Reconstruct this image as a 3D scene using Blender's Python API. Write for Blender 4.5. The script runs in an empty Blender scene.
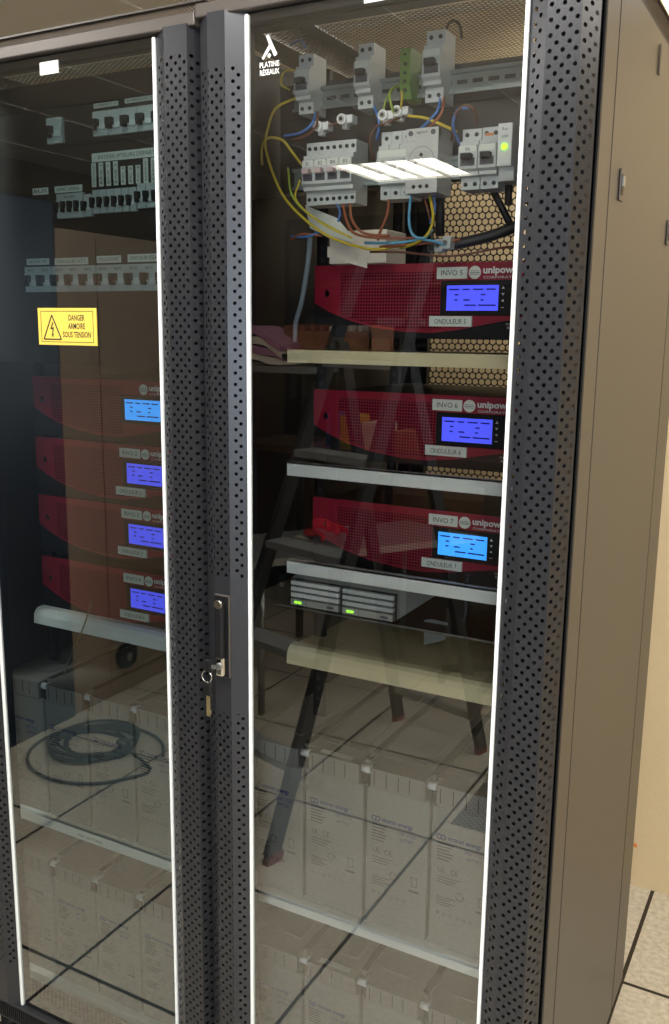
import bpy, bmesh, math, random
from mathutils import Vector, Matrix
random.seed(4)
C = bpy.context.collection
PI = math.pi
F = -0.10            # floor height
CEIL = 2.35

# ------------------------------------------------------------ camera frame
CX, CY, CZ, YAW, PITCH, ROLL, FPX = 0.3082, -1.229, 1.4903, 0.4961, 0.1950, 0.0126, 919.78
fw = Vector((-math.sin(YAW)*math.cos(PITCH), math.cos(YAW)*math.cos(PITCH), -math.sin(PITCH)))
rt0 = Vector((math.cos(YAW), math.sin(YAW), 0)); up0 = rt0.cross(fw)
rt = rt0*math.cos(ROLL) + up0*math.sin(ROLL)
up = -rt0*math.sin(ROLL) + up0*math.cos(ROLL)
cam = bpy.data.cameras.new('camera'); co = bpy.data.objects.new('camera', cam); C.objects.link(co)
co.matrix_world = Matrix(((rt.x, up.x, -fw.x, CX), (rt.y, up.y, -fw.y, CY), (rt.z, up.z, -fw.z, CZ), (0, 0, 0, 1)))
cam.sensor_fit = 'VERTICAL'; cam.sensor_height = 36; cam.lens = FPX/1024*36
cam.clip_start = .02
bpy.context.scene.camera = co
def at(u, v, Y=None, X=None, Z=None):
    """surveyed point of the photograph on a known plane of the place"""
    d = fw + rt*((u-334.5)/FPX) - up*((v-512)/FPX)
    if Y is not None: t = (Y-CY)/d.y
    elif X is not None: t = (X-CX)/d.x
    else: t = (Z-CZ)/d.z
    return Vector((CX, CY, CZ)) + d*t
def mir(u, v, **k):
    """the same for a thing seen mirrored in the door glass: its true place in the room"""
    p = at(u, v, **k); return Vector((p.x, -p.y, p.z))

# ------------------------------------------------------------ materials
def nm(name):
    m = bpy.data.materials.new(name); m.use_nodes = True
    return m, m.node_tree, m.node_tree.nodes['Principled BSDF']
def hx(r, g, b):
    f = lambda c: (c/255/12.92) if c/255 <= .04045 else ((c/255+.055)/1.055)**2.4
    return (f(r), f(g), f(b), 1)
def plain(name, rgb, rough=.5, metal=0, noise=0, scale=40, emit=0, spec=.5, bump=0):
    m, nt, b = nm(name); col = hx(*rgb)
    b.inputs['Base Color'].default_value = col; b.inputs['Roughness'].default_value = rough
    b.inputs['Metallic'].default_value = metal; b.inputs['Specular IOR Level'].default_value = spec
    if emit: b.inputs['Emission Color'].default_value = col; b.inputs['Emission Strength'].default_value = emit
    if noise or bump:
        tc = nt.nodes.new('ShaderNodeTexCoord'); n = nt.nodes.new('ShaderNodeTexNoise'); n.inputs['Scale'].default_value = scale
        n.inputs['Detail'].default_value = 3
        nt.links.new(tc.outputs['Object'], n.inputs['Vector'])
        if noise:
            mx = nt.nodes.new('ShaderNodeMix'); mx.data_type = 'RGBA'
            mx.inputs['A'].default_value = [c*(1-noise) for c in col[:3]]+[1]
            mx.inputs['B'].default_value = [min(1, c*(1+noise)) for c in col[:3]]+[1]
            nt.links.new(n.outputs['Fac'], mx.inputs['Factor']); nt.links.new(mx.outputs['Result'], b.inputs['Base Color'])
        if bump:
            bp = nt.nodes.new('ShaderNodeBump'); bp.inputs['Strength'].default_value = bump; bp.inputs['Distance'].default_value = .002
            nt.links.new(n.outputs['Fac'], bp.inputs['Height']); nt.links.new(bp.outputs['Normal'], b.inputs['Normal'])
    return m
def mth(nt, op, a, b=None, clamp=False):
    n = nt.nodes.new('ShaderNodeMath'); n.operation = op; n.use_clamp = clamp
    for i, x in enumerate((a, b)):
        if x is None: continue
        if isinstance(x, (int, float)): n.inputs[i].default_value = x
        else: nt.links.new(x, n.inputs[i])
    return n.outputs[0]
def perf(name, rgb, pu, pv, r, rough=.4, metal=0, stagger=True, square=False, ragged=False, see=True, back=(5,5,6)):
    """sheet with see-through or dark-painted holes on a lattice of pitch pu x pv metres, from the UV map in metres"""
    m, nt, b = nm(name); b.inputs['Base Color'].default_value = hx(*rgb); b.inputs['Roughness'].default_value = rough
    b.inputs['Metallic'].default_value = metal
    uv = nt.nodes.new('ShaderNodeUVMap'); sp = nt.nodes.new('ShaderNodeSeparateXYZ'); nt.links.new(uv.outputs[0], sp.inputs[0])
    def cell(off):
        x = mth(nt, 'ADD', mth(nt, 'DIVIDE', sp.outputs[0], pu), off); y = mth(nt, 'ADD', mth(nt, 'DIVIDE', sp.outputs[1], pv), off)
        fx = mth(nt, 'MULTIPLY', mth(nt, 'SUBTRACT', mth(nt, 'FRACT', x), .5), pu); fy = mth(nt, 'MULTIPLY', mth(nt, 'SUBTRACT', mth(nt, 'FRACT', y), .5), pv)
        if square: return mth(nt, 'MAXIMUM', mth(nt, 'ABSOLUTE', fx), mth(nt, 'ABSOLUTE', fy))
        return mth(nt, 'SQRT', mth(nt, 'ADD', mth(nt, 'MULTIPLY', fx, fx), mth(nt, 'MULTIPLY', fy, fy)))
    d = cell(0.0)
    if stagger: d = mth(nt, 'MINIMUM', d, cell(.5))
    hole = mth(nt, 'LESS_THAN', d, r)
    out = nt.nodes['Material Output']
    mix = nt.nodes.new('ShaderNodeMixShader'); nt.links.new(hole, mix.inputs[0]); nt.links.new(b.outputs[0], mix.inputs[1])
    if see: t = nt.nodes.new('ShaderNodeBsdfTransparent')
    else:
        t = nt.nodes.new('ShaderNodeBsdfDiffuse'); t.inputs[0].default_value = hx(*back)  # darkness inside the holes painted as a flat colour
    nt.links.new(t.outputs[0], mix.inputs[2]); nt.links.new(mix.outputs[0], out.inputs['Surface'])
    return m
def glass(name, tint, k):
    m, nt, b = nm(name); nt.nodes.remove(b); out = nt.nodes['Material Output']
    t = nt.nodes.new('ShaderNodeBsdfTransparent'); t.inputs[0].default_value = tint
    g = nt.nodes.new('ShaderNodeBsdfGlossy'); g.inputs['Roughness'].default_value = 0.0; g.inputs['Color'].default_value = (1, 1, .98, 1)
    fr = nt.nodes.new('ShaderNodeFresnel'); fr.inputs[0].default_value = 1.5
    f2 = mth(nt, 'MULTIPLY', fr.outputs[0], k, True)
    mx = nt.nodes.new('ShaderNodeMixShader'); nt.links.new(f2, mx.inputs[0]); nt.links.new(t.outputs[0], mx.inputs[1]); nt.links.new(g.outputs[0], mx.inputs[2])
    nt.links.new(mx.outputs[0], out.inputs['Surface']); return m
def floor_mat():
    m, nt, b = nm('raised_floor_tiles'); b.inputs['Roughness'].default_value = .35
    tc = nt.nodes.new('ShaderNodeTexCoord'); sp = nt.nodes.new('ShaderNodeSeparateXYZ'); nt.links.new(tc.outputs['Object'], sp.inputs[0])
    back = mth(nt, 'GREATER_THAN', sp.outputs[1], .25)
    x = mth(nt, 'ADD', mth(nt, 'ADD', sp.outputs[0], .690+56), mth(nt, 'MULTIPLY', back, -.675))
    y = mth(nt, 'ADD', mth(nt, 'ADD', sp.outputs[1], .270+50.5), mth(nt, 'MULTIPLY', back, -.167))
    def line(v, p):
        f = mth(nt, 'FRACT', mth(nt, 'ADD', mth(nt, 'DIVIDE', v, p), .5)); return mth(nt, 'MULTIPLY', mth(nt, 'ABSOLUTE', mth(nt, 'SUBTRACT', f, .5)), p)
    d = mth(nt, 'MINIMUM', line(x, .56), line(y, .505)); ln = mth(nt, 'LESS_THAN', d, .0052)
    n = nt.nodes.new('ShaderNodeTexNoise'); n.inputs['Scale'].default_value = 70; n.inputs['Detail'].default_value = 5; nt.links.new(tc.outputs['Object'], n.inputs['Vector'])
    n2 = nt.nodes.new('ShaderNodeTexNoise'); n2.inputs['Scale'].default_value = 3; nt.links.new(tc.outputs['Object'], n2.inputs['Vector'])
    cr = nt.nodes.new('ShaderNodeValToRGB'); cr.color_ramp.elements[0].position = .3; cr.color_ramp.elements[0].color = hx(168, 158, 140)
    cr.color_ramp.elements[1].position = .65; cr.color_ramp.elements[1].color = hx(205, 197, 180); nt.links.new(mth(nt, 'ADD', mth(nt, 'MULTIPLY', n.outputs[0], .75), mth(nt, 'MULTIPLY', n2.outputs[0], .25)), cr.inputs[0])
    mx = nt.nodes.new('ShaderNodeMix'); mx.data_type = 'RGBA'; nt.links.new(ln, mx.inputs['Factor']); nt.links.new(cr.outputs[0], mx.inputs['A']); mx.inputs['B'].default_value = hx(38, 32, 26)
    nt.links.new(mx.outputs['Result'], b.inputs['Base Color']); return m

M = dict(
 black=plain('black_paint', (22, 22, 24), .5, spec=.25), inner=plain('black_inner', (20, 19, 19), .6), plate=plain('dark_plate', (40, 37, 36), .5, noise=.1, scale=8),
 frame=plain('door_charcoal', (49, 50, 54), .33, .35, noise=.05, scale=60), frame2=plain('frame_top', (82, 76, 72), .4, .3),
 panel=plain('side_taupe', (66, 62, 59), .38, .1, noise=.03, scale=6), panel2=plain('frame_taupe', (72, 67, 62), .4, .1),
 white=plain('white_plastic', (225, 226, 222), .4), gasket=plain('white_gasket', (232, 236, 236), .4),
 grey=plain('grey_module', (196, 200, 196), .45), grey2=plain('grey_side', (168, 168, 160), .5), zinc=plain('zinc_rail', (150, 160, 158), .35, .6),
 red=plain('inverter_red', (140, 14, 42), .45), redp=plain('red_plastic', (190, 20, 20), .3), cream=plain('shelf_cream', (232, 218, 172), .5, noise=.04), shelf=plain('shelf_white', (242, 244, 236), .5, noise=.05, scale=20),
 lcd=plain('lcd_blue', (84, 92, 255), .3, emit=.85), lcdb=plain('lcd_bright', (60, 160, 255), .3, emit=1.1), lcdt=plain('lcd_text', (28, 34, 170), .4),
 bat=plain('battery_grey', (140, 140, 134), .55, noise=.05, scale=25), lid=plain('battery_lid', (134, 131, 124), .6, noise=.08, scale=25), gap=plain('battery_dark', (50, 48, 46), .7),
 ink=plain('ink_dark', (30, 30, 34), .6), inkb=plain('ink_blue', (56, 62, 120), .6), inkg=plain('ink_grey', (82, 82, 90), .6), label=plain('label_white', (222, 226, 214), .5),
 yellow=plain('sign_yellow', (232, 200, 88), .45), green=plain('terminal_green', (110, 150, 70), .45), led=plain('led_green', (140, 255, 40), .3, emit=3.0),
 chrome=plain('chrome', (215, 215, 210), .15, 1.0), brass=plain('key_brass', (176, 160, 120), .3, .8), steel=plain('steel', (150, 152, 150), .3, .8), alu=plain('aluminium', (150, 152, 150), .35, .5),
 wy=plain('wire_yellow', (215, 190, 50), .4), wb=plain('wire_blue', (70, 120, 190), .4), wbr=plain('wire_brown', (110, 66, 50), .45), wo=plain('wire_orange', (156, 88, 60), .45), wk=plain('wire_black', (30, 30, 32), .5), wg=plain('wire_grey', (120, 132, 140), .5), wlb=plain('wire_sky', (110, 180, 215), .4), wyg=plain('wire_green', (150, 175, 60), .4),
 socket=plain('socket_face', (200, 200, 194), .45), pur=plain('lever_white', (205, 180, 180), .4), orange=plain('orange_mark', (210, 130, 70), .5),
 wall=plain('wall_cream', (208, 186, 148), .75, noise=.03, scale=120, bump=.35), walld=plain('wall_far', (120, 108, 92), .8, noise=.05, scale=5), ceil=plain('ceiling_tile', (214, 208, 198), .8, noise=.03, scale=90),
 floor=floor_mat(), foot=plain('foot_red', (120, 40, 36), .5), tan=plain('tan_panel', (140, 122, 102), .55, noise=.03, scale=4), navy=plain('rack_dark_blue', (22, 34, 48), .35),
 card=plain('cardboard', (150, 96, 62), .7, noise=.06), paper=plain('paper', (226, 216, 200), .7), pink=plain('cloth_pink', (176, 120, 150), .8), blue=plain('binder_blue', (40, 80, 150), .5), ybin=plain('binder_yellow', (210, 180, 50), .5),
 lamp=plain('lamp_diffuser', (255, 250, 238), .5, emit=7.5), sky=plain('fill_light_pane', (200, 225, 255), .5, emit=3.0), lampf=plain('lamp_frame', (210, 208, 200), .5), brown=plain('desk_brown', (92, 66, 48), .5, noise=.1), dark=plain('curtain_dark', (44, 40, 38), .8),  # sky: glowing pane of the added window, for frontal fill light
)
M['strip'] = perf('perforated_charcoal', (49, 50, 54), .0165, .0180, .0028, .33, .35)
M['vent'] = perf('vent_hatch', (120, 106, 90), .0065, .0045, .0018, .5, .1, see=False, back=(40, 34, 30))
M['mesh'] = perf('rear_mesh', (34, 31, 29), .0150, .0260, .0062, .5, .2)
M['roofm'] = perf('roof_mesh', (90, 84, 76), .0150, .0100, .0033, .45, .3)
M['basem'] = perf('base_mesh', (70, 64, 58), .0120, .0120, .0036, .5, .2, see=False, back=(12, 11, 10))
M['grille'] = perf('inverter_grille', (132, 16, 42), .0054, .0054, .00155, .45, 0, stagger=False, square=True, see=False, back=(42, 12, 20))
M['ptile'] = perf('perforated_tile', (150, 142, 126), .022, .022, .0068, .4, 0, see=False, back=(30, 27, 24))
M['louv'] = perf('louvre', (255, 255, 255), .2, 9, .0001, .3)
M['glassR'] = glass('door_glass', (.84, .85, .84, 1), 3.5)
M['glassL'] = glass('door_glass_green', (.58, .67, .67, 1), 3.2)  # greener glass, its tint darkened further for the dimmer left interior

# ------------------------------------------------------------ mesh builder
class MB:
    def __init__(s): s.bm = bmesh.new(); s.uv = s.bm.loops.layers.uv.new('UVMap'); s.mats = []
    def mi(s, m):
        m = M[m] if isinstance(m, str) else m
        if m not in s.mats: s.mats.append(m)
        return s.mats.index(m)
    def quad(s, pts, m, uv=None):
        vs = [s.bm.verts.new(p) for p in pts]; f = s.bm.faces.new(vs); f.material_index = s.mi(m)
        if uv:
            for l, t in zip(f.loops, uv): l[s.uv].uv = t
        return s
    def sheet(s, p0, p1, h, m, u0=0, v0=0):
        """upright strip from p0 to p1 (bottom corners) of height h, UV in metres"""
        p0, p1 = Vector(p0), Vector(p1); w = (p1-p0).length; z = Vector((0, 0, h))
        return s.quad([p0, p1, p1+z, p0+z], m, [(u0, v0), (u0+w, v0), (u0+w, v0+h), (u0, v0+h)])
    def box(s, x0, x1, y0, y1, z0, z1, m, bev=0, T=None):
        if x1 < x0: x0, x1 = x1, x0
        if y1 < y0: y0, y1 = y1, y0
        if z1 < z0: z0, z1 = z1, z0
        r = bmesh.ops.create_cube(s.bm, size=1); vs = r['verts']
        for v in vs: v.co = Vector(((x0+x1)/2+v.co.x*(x1-x0), (y0+y1)/2+v.co.y*(y1-y0), (z0+z1)/2+v.co.z*(z1-z0)))
        if T is not None:
            for v in vs: v.co = T @ v.co
        fs = list({f for v in vs for f in v.link_faces}); i = s.mi(m)
        for f in fs: f.material_index = i
        if bev:
            es = list({e for f in fs for e in f.edges})
            r = bmesh.ops.bevel(s.bm, geom=es, offset=bev, segments=2, affect='EDGES', profile=.5)
            for f in r['faces']: f.material_index = i
        return s
    def cyl(s, p0, p1, r, m, seg=12, r2=None):
        p0, p1 = Vector(p0), Vector(p1); d = p1-p0
        T = Matrix.Translation((p0+p1)/2) @ d.to_track_quat('Z', 'Y').to_matrix().to_4x4()
        res = bmesh.ops.create_cone(s.bm, cap_ends=True, segments=seg, radius1=r, radius2=r if r2 is None else r2, depth=d.length, matrix=T)
        i = s.mi(m)
        for f in {f for v in res['verts'] for f in v.link_faces}: f.material_index = i; f.smooth = seg > 8 and len(f.verts) == 4
        return s
    def prism(s, poly, axis, a, b, m, T=None):
        """extrude a 2D polygon along axis ('x','y','z') from a to b"""
        def P(p, t):
            v = {'x': Vector((t, p[0], p[1])), 'y': Vector((p[0], t, p[1])), 'z': Vector((p[0], p[1], t))}[axis]
            return T @ v if T is not None else v
        A = [s.bm.verts.new(P(p, a)) for p in poly]; B = [s.bm.verts.new(P(p, b)) for p in poly]; i = s.mi(m); n = len(poly)
        fs = [s.bm.faces.new(A), s.bm.faces.new(B)]+[s.bm.faces.new((A[k], A[(k+1) % n], B[(k+1) % n], B[k])) for k in range(n)]
        for f in fs: f.material_index = i
        bmesh.ops.recalc_face_normals(s.bm, faces=fs); return s
    def tube(s, pts, r, m, seg=8, res=6):
        pts = [Vector(p) for p in pts]; P = []
        if len(pts) > 2:
            Q = [2*pts[0]-pts[1]]+pts+[2*pts[-1]-pts[-2]]
            for k in range(1, len(Q)-2):
                for j in range(res):
                    t = j/res; a, b, c, d = Q[k-1:k+3]
                    P.append(.5*((2*b)+(c-a)*t+(2*a-5*b+4*c-d)*t*t+(3*b-a-3*c+d)*t**3))
            P.append(pts[-1])
        else: P = pts
        i = s.mi(m); rings = []; N = None
        for k, p in enumerate(P):
            t = (P[min(k+1, len(P)-1)]-P[max(k-1, 0)]).normalized()
            if N is None: N = t.orthogonal().normalized()
            N = (N-t*N.dot(t)).normalized(); B = t.cross(N)
            rings.append([s.bm.verts.new(p+(N*math.cos(2*PI*j/seg)+B*math.sin(2*PI*j/seg))*r) for j in range(seg)])
        for a, b in zip(rings, rings[1:]):
            for j in range(seg):
                f = s.bm.faces.new((a[j], a[(j+1) % seg], b[(j+1) % seg], b[j])); f.material_index = i; f.smooth = True
        for rg in (rings[0][::-1], rings[-1]): f = s.bm.faces.new(rg); f.material_index = i
        return s
    def text(s, txt, o, size, m, X=(1, 0, 0), U=(0, 0, 1), align='LEFT', bold=0, wid=None):
        cu = bpy.data.curves.new('t', 'FONT'); cu.body = txt; cu.size = size; cu.align_x = align; cu.offset = bold; cu.resolution_u = 2
        ob = bpy.data.objects.new('t', cu); C.objects.link(ob); dg = bpy.context.evaluated_depsgraph_get(); dg.update()
        me = bpy.data.meshes.new_from_object(ob.evaluated_get(dg))
        X, U, o = Vector(X), Vector(U), Vector(o); sx = 1
        if wid and len(me.vertices):
            w = max(v.co.x for v in me.vertices)-min(v.co.x for v in me.vertices); sx = wid/w if w else 1
        vs = [s.bm.verts.new(o+X*v.co.x*sx+U*v.co.y) for v in me.vertices]; i = s.mi(m)
        for p in me.polygons:
            try: f = s.bm.faces.new([vs[k] for k in p.vertices]); f.material_index = i
            except ValueError: pass
        bpy.data.objects.remove(ob); bpy.data.curves.remove(cu); bpy.data.meshes.remove(me); return s
    def build(s, name, parent=None, loc=None, label=None):
        me = bpy.data.meshes.new(name); s.bm.normal_update(); s.bm.to_mesh(me); s.bm.free()
        for m in s.mats: me.materials.append(m)
        o = bpy.data.objects.new(name, me); C.objects.link(o)
        if parent: o.parent = parent
        if loc is not None: o.location = loc
        if label: o['label'] = label
        return o
def tag(o, label, cat, group=None, kind=None):
    o['label'] = label; o['category'] = cat
    if group: o['group'] = group
    if kind: o['kind'] = kind
    return o
def thing(name, label, cat, loc=(0, 0, 0), group=None, rz=0):
    o = bpy.data.objects.new(name, None); o.empty_display_size = .05; C.objects.link(o); o.location = loc; o.rotation_euler.z = rz
    return tag(o, label, cat, group)
def struct(name, mb): o = mb.build(name); o['kind'] = 'structure'; return o
ORD = ['first', 'second', 'third', 'fourth', 'fifth', 'sixth', 'seventh', 'eighth', 'ninth', 'tenth', 'eleventh']
def kids(o): return [c for c in bpy.data.objects if c.parent == o]
def dup(o, loc=None, label=None, parent=None, rz=None):
    c = o.copy(); C.objects.link(c)
    if parent: c.parent = parent
    if loc is not None: c.location = loc
    if rz is not None: c.rotation_euler.z = rz
    if label: c['label'] = label
    for k in kids(o): dup(k, parent=c)
    return c

# ------------------------------------------------------------ room
WX0, WX1, WY0, WY1 = -3.6, 2.2, -4.2, 1.345
struct('floor', MB().box(WX0, WX1, WY0, WY1, F-.05, F, 'floor'))
cb = MB().box(WX0, WX1, WY0, WY1, CEIL, CEIL+.05, 'ceil')
for k in range(10): cb.box(WX0, WX1, WY0+.1+k*.6, WY0+.124+k*.6, CEIL-.004, CEIL, 'lampf')
for k in range(10): cb.box(WX0+.3+k*.6, WX0+.324+k*.6, WY0, WY1, CEIL-.005, CEIL, 'lampf')
struct('ceiling', cb)
wb_ = MB().box(WX0-.05, WX1+.05, WY1, WY1+.05, F, CEIL, 'wall')
struct('wall_back', wb_)
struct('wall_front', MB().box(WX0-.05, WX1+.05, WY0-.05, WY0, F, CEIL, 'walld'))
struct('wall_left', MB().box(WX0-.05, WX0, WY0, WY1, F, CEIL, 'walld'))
struct('wall_right', MB().box(WX1, WX1+.05, WY0, WY1, F, CEIL, 'wall'))
p = at(635.5, 845, Y=WY1)
tag(MB().cyl((p.x, WY1-.004, p.z), (p.x, WY1, p.z), .006, 'orange', 14).build('screw_cap'), 'small round orange brown screw cap low on the cream wall', 'screw cap')

def troffer(x, y, label, str_mat='lamp'):
    t = thing('ceiling_light', label, 'light', (x, y, CEIL-.02), 'square louvred ceiling lights')
    MB().box(-.29, .29, -.29, .29, .0, .015, str_mat).build('diffuser', t)
    f = MB()
    f.box(-.3, -.285, -.3, .3, -.012, .02, 'lampf').box(.285, .3, -.3, .3, -.012, .02, 'lampf').box(-.3, .3, -.3, -.285, -.012, .02, 'lampf').box(-.3, .3, .285, .3, -.012, .02, 'lampf')
    f.build('frame', t)
    for k in (-.145, 0, .145): MB().box(k-.005, k+.005, -.285, .285, -.012, 0, 'lampf').build('louvre', t)
    return t
t0 = troffer(-1.82, -3.42, 'lit square ceiling panel mirrored in the right door over the breakers')
for x, y, l in [(-1.75, -.72, 'added ceiling fill panel over the floor in front of the left cabinet'), (-.45, -.72, 'added ceiling fill panel above the front of the right cabinet'), (.85, -.72, 'added ceiling fill panel right of the right cabinet front'), (.95, -1.9, 'added ceiling fill panel behind the photographer'), (.95, -3.1, 'added ceiling fill panel near the added window'), (.95, .75, 'added ceiling fill panel beside the taupe side panel'), (-.15, 1.05, 'added ceiling fill panel behind the right cabinet')]:
    dup(t0, (x, y, CEIL-.02), l)  # unseen panels added to light the scene; only the first shows mirrored
def area(x, y, z, sx, sy, pw, rx=0, ry=0, col=(1, .98, .95)):
    l = bpy.data.lights.new('fill_light', 'AREA'); l.shape = 'RECTANGLE'; l.size = sx; l.size_y = sy; l.energy = pw; l.color = col
    o = bpy.data.objects.new('fill_light', l); C.objects.link(o); o.location = (x, y, z); o.rotation_euler = (rx, ry, 0); return o

# ------------------------------------------------------------ cabinets
TOP = 1.966
BOT = 0.0
def strip(parent, x0, x1, sgn, z0, z1, holes, dims=(.023, .032, .0288), label=None):
    """bent perforated stile: outer chamfer, face, inner chamfer; sgn=+1: outer edge at x0 (left stile), -1: outer edge at x1"""
    a, b, c = dims; h = .0135; PU = .0165
    if sgn > 0: prof = [(x0, .034, 0), (x0, 0, 2), (x0+a, -h, 5), (x0+a+b, -h, 2), (x1, 0, 0), (x1, .012, 0)]
    else: prof = [(x0, .012, 0), (x0, 0, 2), (x1-a-b, -h, 5), (x1-a, -h, 3), (x1+.0005, .022, 0)]
    mb = MB(); cuts = sorted({z0, z1, *[z for s in holes for z in s]})
    for p, q in zip(prof, prof[1:]):
        P, Q = Vector((p[0], p[1], 0)), Vector((q[0], q[1], 0)); w = (Q-P).length; n = p[2]; us = 1
        if n == 3: us = .72
        pw = min(w*.98, n*PU/2/us) if n else 0
        for zl, zh in zip(cuts, cuts[1:]):
            inh = n and any(s[0] <= zl and zh <= s[1] for s in holes)
            if not inh: mb.sheet((P.x, P.y, zl), (Q.x, Q.y, zl), zh-zl, 'frame'); continue
            A, B = P.lerp(Q, (1-pw/w)/2), P.lerp(Q, (1+pw/w)/2)
            mb.sheet((P.x, P.y, zl), (A.x, A.y, zl), zh-zl, 'frame'); mb.sheet((B.x, B.y, zl), (Q.x, Q.y, zl), zh-zl, 'frame')
            off = (0 if n % 2 else PU/4) - pw*us/2
            f0 = off; f1 = off+pw*us
            mb.quad([(A.x, A.y, zl), (B.x, B.y, zl), (B.x, B.y, zh), (A.x, A.y, zh)], 'strip', [(f0, zl), (f1, zl), (f1, zh), (f0, zh)])
    o = mb.build('perforated_stile', parent, label=label)
    MB().box(x0+.004, x1-.004, .014, .03, z0, z1, 'black').build('dark_backing', parent)  # black backing added so the holes read dark
    return o
def door(t, X0, X1, zb, zt, gl, handle):
    """door leaf from X0 to X1 with glass, stiles, rails"""
    m = .0838; g0, g1 = X0+m, X1-m
    d = MB()
    # top and bottom rails
    d.box(X0, X1, -.012, .03, zt, zt+.020, 'frame2', .002)
    e = MB().box(X0, X1, -.010, .03, zb-.045, zb, 'frame')
    for k in range(int((X1-X0)/.0062)):
        x = X0+.003+k*.0062; e.box(x, x+.0028, -.0125, -.010, zb-.040, zb-.008, 'black')
    d.box(g0, g1, .004, .02, zt-.014, zt, 'black')
    dr = d.build('front_door', t); e.build('bottom_rail', dr)
    hl = [(zb+.10, 1.875)] if not handle else [(zb+.10, .845), (1.085, 1.875)]
    strip(dr, X0, g0, +1, zb, zt+.004, hl)
    strip(dr, g1, X1, -1, zb, zt+.004, [(zb+.02, 1.905)], (.0138, .0440, .0260))
    MB().quad([(g0, 0, zb), (g1, 0, zb), (g1, 0, zt-.002), (g0, 0, zt-.002)], gl).build('glass_pane', dr)
    for x in (g0, g1-.0055): MB().box(x, x+.0055, -.004, .004, zb, zt-.004, 'gasket', .001).build('edge_seal', dr, label='bright white edge seal')
    return dr
def rack_shell(t, X0, X1, wl, wr, left_panel=None, right_panel=None):
    """frame posts, side walls, roof, base, rear door"""
    D = .80
    b = MB()
    b.box(X0, X0+.02, .04, .085, BOT, TOP, 'black'); b.box(X1-.02, X1, .04, .085, BOT, TOP, 'panel2')
    b.box(X0, X0+.03, D-.04, D, BOT, TOP, 'black'); b.box(X1-.03, X1, D-.04, D, BOT, TOP, 'panel2')
    b.box(X0, X1, .032, .06, TOP-.03, TOP, 'frame2')
    b.box(X0, X1, .035, .06, -.02, BOT, 'black'); b.box(X0, X1, D-.03, D, BOT-.02, BOT+.06, 'black')
    b.build('frame', t)
    # inner side linings
    MB().box(wl, wl+.004, .06, D-.04, BOT, TOP-.03, 'inner').build('side_lining', t)
    MB().box(wr-.004, wr, .06, D-.04, BOT, TOP-.03, 'inner').build('side_lining', t)
    # roof: plate with meshed field
    r = MB().box(X0, X1, .04, .13, TOP-.006, TOP, 'panel2').box(X0, X1, .72, D, TOP-.006, TOP, 'panel2').box(X0, X0+.03, .13, .72, TOP-.006, TOP, 'panel2').box(X1-.03, X1, .13, .72, TOP-.006, TOP, 'panel2')
    r.quad([(X0+.03, .13, TOP-.008), (X1-.03, .13, TOP-.008), (X1-.03, .72, TOP-.008), (X0+.03, .72, TOP-.008)], 'roofm', [(0, 0), (X1-X0-.06, 0), (X1-X0-.06, .59), (0, .59)])
    r.build('roof', t)
    v = MB(); h = .045 if X1 == 0 else .016
    v.sheet((X0+.012, .02, TOP), (X1-.008, .02, TOP), h, 'vent'); v.sheet((X1-.008, .02, TOP), (X1-.008, D, TOP), h, 'vent')
    v.sheet((X0+.012, D, TOP), (X0+.012, .02, TOP), h, 'vent')
    v.box(X0+.005, X1-.004, .014, .05, TOP+h, TOP+h+.003, 'panel2').box(X1-.04, X1-.004, .05, D, TOP+h, TOP+h+.003, 'panel2').box(X0+.005, X0+.04, .05, D, TOP+h, TOP+h+.003, 'panel2'); v.build('vent_cap', t)
    bs = MB().box(X0, X1, .04, D, BOT-.02, BOT-.004, 'black')
    bs.quad([(X0+.03, .045, BOT-.003), (X1-.03, .045, BOT-.003), (X1-.03, .7, BOT-.003), (X0+.03, .7, BOT-.003)], 'basem', [(0, 0), (X1-X0-.06, 0), (X1-X0-.06, .65), (0, .65)])
    bs.build('base_plate', t)
    rd = MB().sheet((X0+.05, D-.01, BOT+.04), (X1-.04, D-.01, BOT+.04), TOP-BOT-.08, 'mesh')
    rd.box(X0+.02, X0+.06, D-.02, D, BOT, TOP-.01, 'black').box(X1-.05, X1-.02, D-.02, D, BOT, TOP-.01, 'black').box(X0+.02, X1-.02, D-.02, D, TOP-.05, TOP-.01, 'black')
    rd.build('rear_door', t)
    for x in (X0+.04, X1-.04):
        for y in (.07, D-.08): MB().cyl((x, y, F), (x, y, F+.02), .024, 'black', 16).cyl((x, y, F+.02), (x, y, BOT-.02), .01, 'steel', 10).build('levelling_foot', t)

R = thing('server_cabinet', 'right glass door server cabinet with taupe side panel, three red inverters inside', 'cabinet', (0, 0, F)); R.location = (0, 0, 0)
L = thing('server_cabinet', 'left glass door server cabinet with yellow danger sign, four red inverters inside', 'cabinet', (0, 0, 0))
ZT, ZB = 1.937, .041
dR = door(R, -.6, 0, ZB, ZT+.012, 'glassR', True)
dL = door(L, -1.2, -.6015, ZB, ZT+.003, 'glassL', False)
rack_shell(R, -.6, 0, -.6, -.004)
rack_shell(L, -1.275, -.6015, -1.275, -.6025)
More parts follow.
